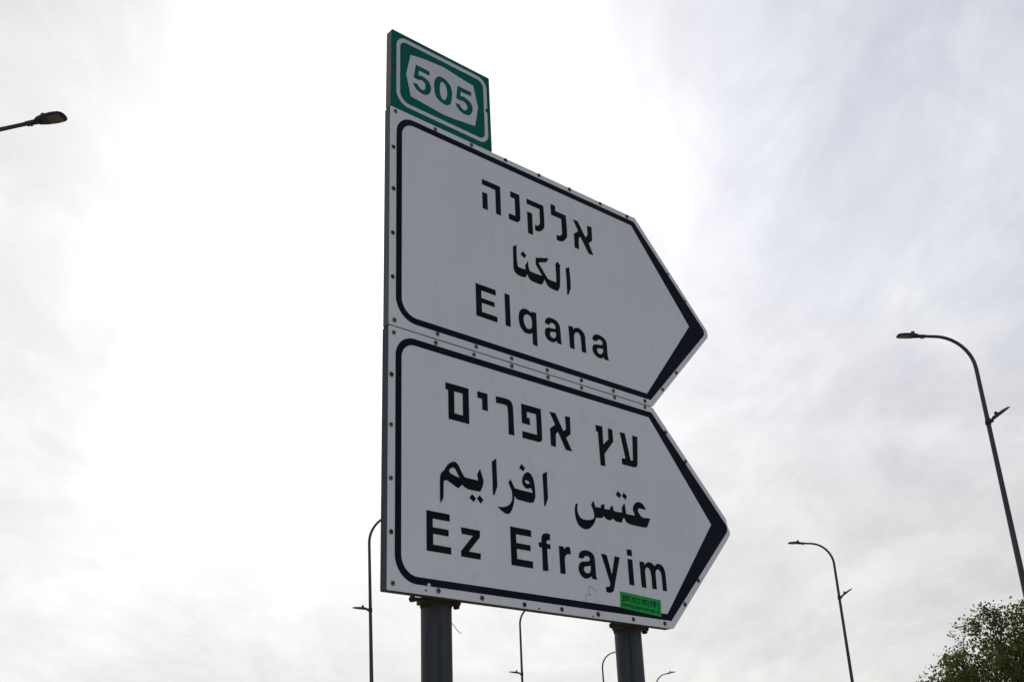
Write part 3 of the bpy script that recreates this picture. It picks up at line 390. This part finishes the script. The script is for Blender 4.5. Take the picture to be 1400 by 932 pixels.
# posts, clamps
PD = .036+.008+.0508
for cx, top in ((0.2665, 2.10), (1.1851, 1.74)):
    bm = bmesh.new(); tube(bm, [(cx, PD, -2.36), (cx, PD, top)], .0508, 40); box(bm, (cx, PD, -2.215), (.24, .24, .016))
    po = obj('post', bm, M['post'], sign)
    bm = bmesh.new()
    # channel rail behind the foot of the plate, saddle round the post and its bolts
    tube(bm, [(cx, PD, -.016), (cx, PD, -.006), (cx, PD, .012)], [.0515, .054, .054], 32)
    box(bm, (cx-.010, .0425, .003), (.136, .009, .026), None, .0015)
    box(bm, (cx-.060, PD-.022, -.002), (.022, .012, .022), None, .002); box(bm, (cx+.058, PD-.034, -.001), (.014, .020, .032), None, .002)
    tube(bm, [(cx-.066, .036, -.004), (cx-.066, PD+.012, -.004)], .0065, 10)
    tube(bm, [(cx+.060, .046, .002), (cx+.060, PD+.012, .002)], .0065, 10)
    tube(bm, [(cx-.128, .048, -.006), (cx-.060, .050, -.004)], .0075, 8); tube(bm, [(cx-.140, .0475, -.0065), (cx-.128, .048, -.006)], .0105, 6)
    obj('post_clamp', bm, M['rust'], sign)
    if top > 2:
        bm = bmesh.new(); wp = [(cx+.048, PD-.02, -.060), (cx+.054, PD-.028, -.073), (cx+.060, PD-.033, -.085), (cx+.068, PD-.036, -.092), (cx+.077, PD-.036, -.094)]
        tube(bm, wp, .0011, 6); obj('wire', bm, M['wire'], po)

# ------------------------------------------------------------------ street lamps
HP = 9.91; RB = .72
def head(bm, L, Wd, T, x0, z0, tilt, sx):
    """flat lamp head from x0 outwards along sx, tapering, rounded end"""
    secs = [(0, .34, .75), (.10, .62, 1.0), (.30, .86, 1.0), (.62, 1.0, .85), (.86, .95, .62), (.96, .74, .45), (1.0, .45, .28)]
    rings = []
    for s, w, t in secs:
        x = s*L; hw = Wd/2*w; ht = T*t; ring_ = []
        for a, b in ((-1, 0), (-.92, .55), (-.6, .95), (0, 1), (.6, .95), (.92, .55), (1, 0), (.9, -.12), (-.9, -.12)):
            ring_.append(bm.verts.new((x0+sx*(x*math.cos(tilt)-b*ht*math.sin(tilt)), a*hw, z0+x*math.sin(tilt)+b*ht*math.cos(tilt))))
        rings.append(ring_)
    for A, B in zip(rings, rings[1:]):
        for k in range(9): bm.faces.new((A[k], A[(k+1) % 9], B[(k+1) % 9], B[k]))
    bm.faces.new(rings[0]); bm.faces.new(rings[-1])
def make_lamp(zf, t, arm=.31):
    root = empty('street_lamp')
    bm = bmesh.new(); pts = [(0, 0, 0), (0, 0, 1.2), (0, 0, 4), (0, 0, 7), (0, 0, HP)]; rad = [.078, .075, .063, .050, .040]
    for k in range(1, 11):
        a = math.pi/2*k/10*.955; pts.append((RB*(1-math.cos(a)), 0, HP+RB*math.sin(a))); rad.append(.040-.009*k/10)
    ex, ez = pts[-1][0], pts[-1][2]; tl = math.pi/2*(1-.955)
    pts.append((ex+arm*math.cos(tl), 0, ez+arm*math.sin(tl))); rad.append(.028)
    tube(bm, pts, rad, 14)
    tube(bm, [(0, 0, .001), (0, 0, .10)], [.17, .12], 16); box(bm, (0, 0, .012), (.38, .38, .024))
    po = obj('pole', bm, M['lamp'], root)
    ax, az = pts[-1][0], pts[-1][2]
    bm = bmesh.new(); head(bm, .43, .24, .052, ax+.02, az-.005, .07, 1); tube(bm, [(ax-.12, 0, az-.006), (ax+.10, 0, az+.004)], [.034, .040], 12)
    box(bm, (ax-.03, 0, az-.045), (.03, .03, .02)); box(bm, (ax-.07, 0, az-.045), (.02, .02, .02))
    hd = obj('lamp_head', bm, M['lampd'], root)
    bm = bmesh.new(); rm = Matrix.Translation((ax+.02, 0, az-.005)) @ Matrix.Rotation(-.07, 4, 'Y')
    box(bm, (.29, 0, -.010), (.19, .18, .008), rm, .003); obj('lens_glass', bm, M['lens'], hd)
    bm = bmesh.new(); tube(bm, [(ax+.12, 0, az+.045), (ax+.122, 0, az+.075), (ax+.122, 0, az+.105)], [.030, .042, .036], 12); obj('sensor_knob', bm, M['lampd'], hd)
    # small footpath lamp on the back of the pole
    bm = bmesh.new(); tube(bm, [(-.02, 0, zf), (-.10, 0, zf+.02)], [.04, .035], 10); head(bm, .45, .19, .058, -.09, zf+.02, t, -1)
    tube(bm, [(0, 0, zf-.06), (0, 0, zf+.06)], .056, 14)
    fl = obj('footpath_lamp', bm, M['lampd'], root)
    bm = bmesh.new(); q = Vector((-.09-.13*math.cos(t)-.02, 0, zf+.02+.13*math.sin(t)+.03)); up_ = Vector((-math.sin(t)*-1, 0, math.cos(t)))
    tube(bm, [q, q+up_*.05, q+up_*.085], [.024, .036, .030], 10); obj('sensor_knob', bm, M['lampd'], fl)
    return root
lamps = [  # x, y, heading of the main arm, footpath tilt, label
 (9.1, 20.8, 180, 'tall curved-arm street lamp nearest on the right, beyond the arrow tips'),
 (10.4, 37.75, 180, 'smaller curved-arm street lamp to the left of the tree'),
 (-4.08, 32.4, -14, 'street lamp whose curved arm passes behind the left edge of the direction sign'),
 (-.15, 46.4, -17, 'street lamp seen under the direction sign between its two posts, nearest to the left post'),
 (3.9, 59.5, -20, 'faint far street lamp whose arm disappears behind the right sign post'),
 (7.51, 68.6, -42, 'farthest and smallest street lamp, right of the right sign post'),
 (-7.90, 12.84, -10, 'near street lamp head reaching in from the left edge of the view'),
]
protos = {0: make_lamp(8.80, R(33)), 2: make_lamp(7.98, R(12)), 6: make_lamp(7.98, R(12), 1.01)}
for i, (x, y, rz, lab) in enumerate(lamps):
    o = protos[i] if i in protos else copy_tree(protos[0 if i == 1 else 2])
    o.location = (x, y, .005); o.rotation_euler = (Matrix.Rotation(R(-1.7), 4, 'Y') @ Matrix.Rotation(R(rz), 4, 'Z')).to_euler() if i == 2 else (0, 0, R(rz)); tag(o, lab, 'street lamp', 'street lamps along the road')

# ------------------------------------------------------------------ tree
def make_tree(loc, H, seed):
    rg = np.random.default_rng(seed)
    root = empty('broadleaf_tree', loc)
    # attraction points in a lumpy crown
    lumps = [(0, 0, 3.9, 2.3, 2.0), (-1.25, -.2, 3.7, 1.45, 1.35), (-.75, .1, 5.0, 1.0, 1.15), (.35, 0, 5.0, 1.1, 1.1), (1.4, .3, 4.3, 1.5, 1.5), (-.1, -1.2, 4.1, 1.3, 1.4), (.2, 1.3, 4.2, 1.4, 1.4), (-2.3, .1, 3.65, .8, .75), (.75, -.3, 5.0, .8, .75), (-1.35, 0, 4.35, 1.05, .95)]
    pts = []
    for cx, cy, cz, rr, rz_ in lumps:
        n = int(210*rr*rr); v = rg.normal(size=(n, 3)); v /= np.linalg.norm(v, axis=1)[:, None]
        v *= rg.uniform(.25, 1, (n, 1))**.45
        cz -= .22; pts.append(v*[rr, rr, rz_]+[cx, cy, cz])
    for k in range(26):                                   # thin shoots standing out of the top
        a = rg.uniform(0, 6.28); q = rg.uniform(0, 1.9); x, y = q*math.cos(a), q*math.sin(a)
        top = max([cz+rz_*math.sqrt(max(0, 1-((x-cx)**2+(y-cy)**2)/rr**2)) for cx, cy, cz, rr, rz_ in lumps])
        hgt = rg.uniform(.15, .45); n = 5
        pts.append(np.stack([x+rg.normal(size=n)*.03, y+rg.normal(size=n)*.03, top-.22+np.linspace(-.1, hgt, n)], 1))
    A = np.concatenate(pts); A = A[A[:, 2] > 2.0]
    CL = A[rg.choice(len(A), 150, replace=False)]          # clump centres
    nodes = [np.array([0, 0, z]) for z in np.arange(0, 2.0, .16)]; par = list(range(-1, len(nodes)-1))
    step = .15
    for it in range(130):
        Nn = np.array(nodes); D = np.linalg.norm(A[:, None]-Nn[None], axis=2); j = D.argmin(1); dm = D.min(1)
        A = A[dm > .20]; keep = dm > .20; j = j[keep]; dm = dm[keep]
        if len(A) == 0: break
        ok = dm < 2.6; new = 0
        for k in np.unique(j[ok]):
            v = (A[ok & (j == k)]-Nn[k]); v /= np.linalg.norm(v, axis=1)[:, None]
            g_ = v.mean(0)+rg.normal(size=3)*.16+[0, 0, .10]; g_ /= np.linalg.norm(g_)+1e-9
            q = Nn[k]+g_*step
            if min(np.linalg.norm(Nn-q, axis=1)) < .05: continue
            nodes.append(q); par.append(int(k)); new += 1
        if not new: break
    n = len(nodes); rad = np.zeros(n); kids = [[] for _ in range(n)]
    for i in range(n-1, -1, -1):
        rad[i] = .0065 if not kids[i] else (sum(rad[c]**2.35 for c in kids[i]))**(1/2.35)
        if par[i] >= 0: kids[par[i]].append(i)
    bm = bmesh.new()
    done = set()
    def chain(i0):
        c = [i0] if par[i0] < 0 else [par[i0], i0]; i = i0
        while kids[i]:
            k = max(kids[i], key=lambda t: rad[t])
            for o_ in kids[i]:
                if o_ != k: starts.append(o_)
            c.append(k); i = k
        return c
    starts = [0]
    while starts:
        c = chain(starts.pop())
        if len(c) < 2: continue
        rr = [min(rad[i], rad[c[1]]) for i in c]
        tube(bm, [nodes[i] for i in c], [float(max(.005, min(.17, x))) for x in rr], 8 if rr[0] > .03 else 4, cap=True)
    obj('trunk', bm, M['bark'], root)
    # leaves: small folded blades set along the outer twigs
    V = []; F = []; MI = []
    P = np.array(nodes); cen = np.array([0, 0, 3.9])
    for i in range(n):
        if rad[i] > .021 or P[i][2] < 1.7: continue
        tip = not kids[i]
        base = P[i]; dirn = P[i]-P[par[i]]; dirn /= np.linalg.norm(dirn)
        dcl = np.linalg.norm(CL-P[i], axis=1).min()
        dense = dcl < .36; mid = dcl < .52
        cnt = (68 if tip else 42) if dense else ((22 if tip else 9) if mid else (16 if tip else 7))
        tw = [.62, .28, .10] if int(dcl*50+P[i][0]*3+P[i][2]*2) % 3 else [.25, .45, .30]
        for q in range(cnt):
            L = rg.uniform(.034, .082); wd = L*rg.uniform(.34, .50)
            ax_ = dirn*.7+rg.normal(size=3)*.75+[0, 0, .12]; ax_ /= np.linalg.norm(ax_)
            sd = np.cross(ax_, rg.normal(size=3)); sd /= np.linalg.norm(sd)+1e-9
            up_ = np.cross(ax_, sd)
            o_ = base+dirn*rg.uniform(-.07, .12 if tip else .07)+rg.normal(size=3)*(.085 if dense else .06)
            k = len(V)
            V += [o_, o_+ax_*L*.5+sd*wd+up_*wd*.3, o_+ax_*L, o_+ax_*L*.5-sd*wd+up_*wd*.3]
            F += [(k, k+1, k+2), (k, k+2, k+3)]; m_ = int(rg.choice(3, p=tw)); MI += [m_, m_]
    me = bpy.data.meshes.new('crown'); me.from_pydata([tuple(v) for v in V], [], F)
    for m_ in LEAF: me.materials.append(m_)
    me.polygons.foreach_set('material_index', MI); me.update()
    o = bpy.data.objects.new('crown', me); col.objects.link(o); o.parent = root
    print('tree nodes', n, 'leaves', len(F)//2)
    return root
def leaf_mat(name, c):
    m = mat(name, c, .6, 0, .25); t = m.node_tree; b = t.nodes['Principled BSDF']
    tr = t.nodes.new('ShaderNodeBsdfTranslucent'); tr.inputs[0].default_value = (c[0]*1.3, c[1]*1.5, c[2]*.8, 1)
    mx = t.nodes.new('ShaderNodeMixShader'); mx.inputs[0].default_value = .5
    t.links.new(b.outputs[0], mx.inputs[1]); t.links.new(tr.outputs[0], mx.inputs[2]); t.links.new(mx.outputs[0], t.nodes['Material Output'].inputs[0])
    return m
LEAF = [leaf_mat('leaf_dark', (.06, .08, .028)), leaf_mat('leaf_mid', (.105, .122, .042)), leaf_mat('leaf_olive', (.135, .112, .06))]
tr = make_tree((10.78, 25.6, 0), 6.3, 11)
tag(tr, 'bushy green tree with feathery twigs in the lower right corner', 'tree')
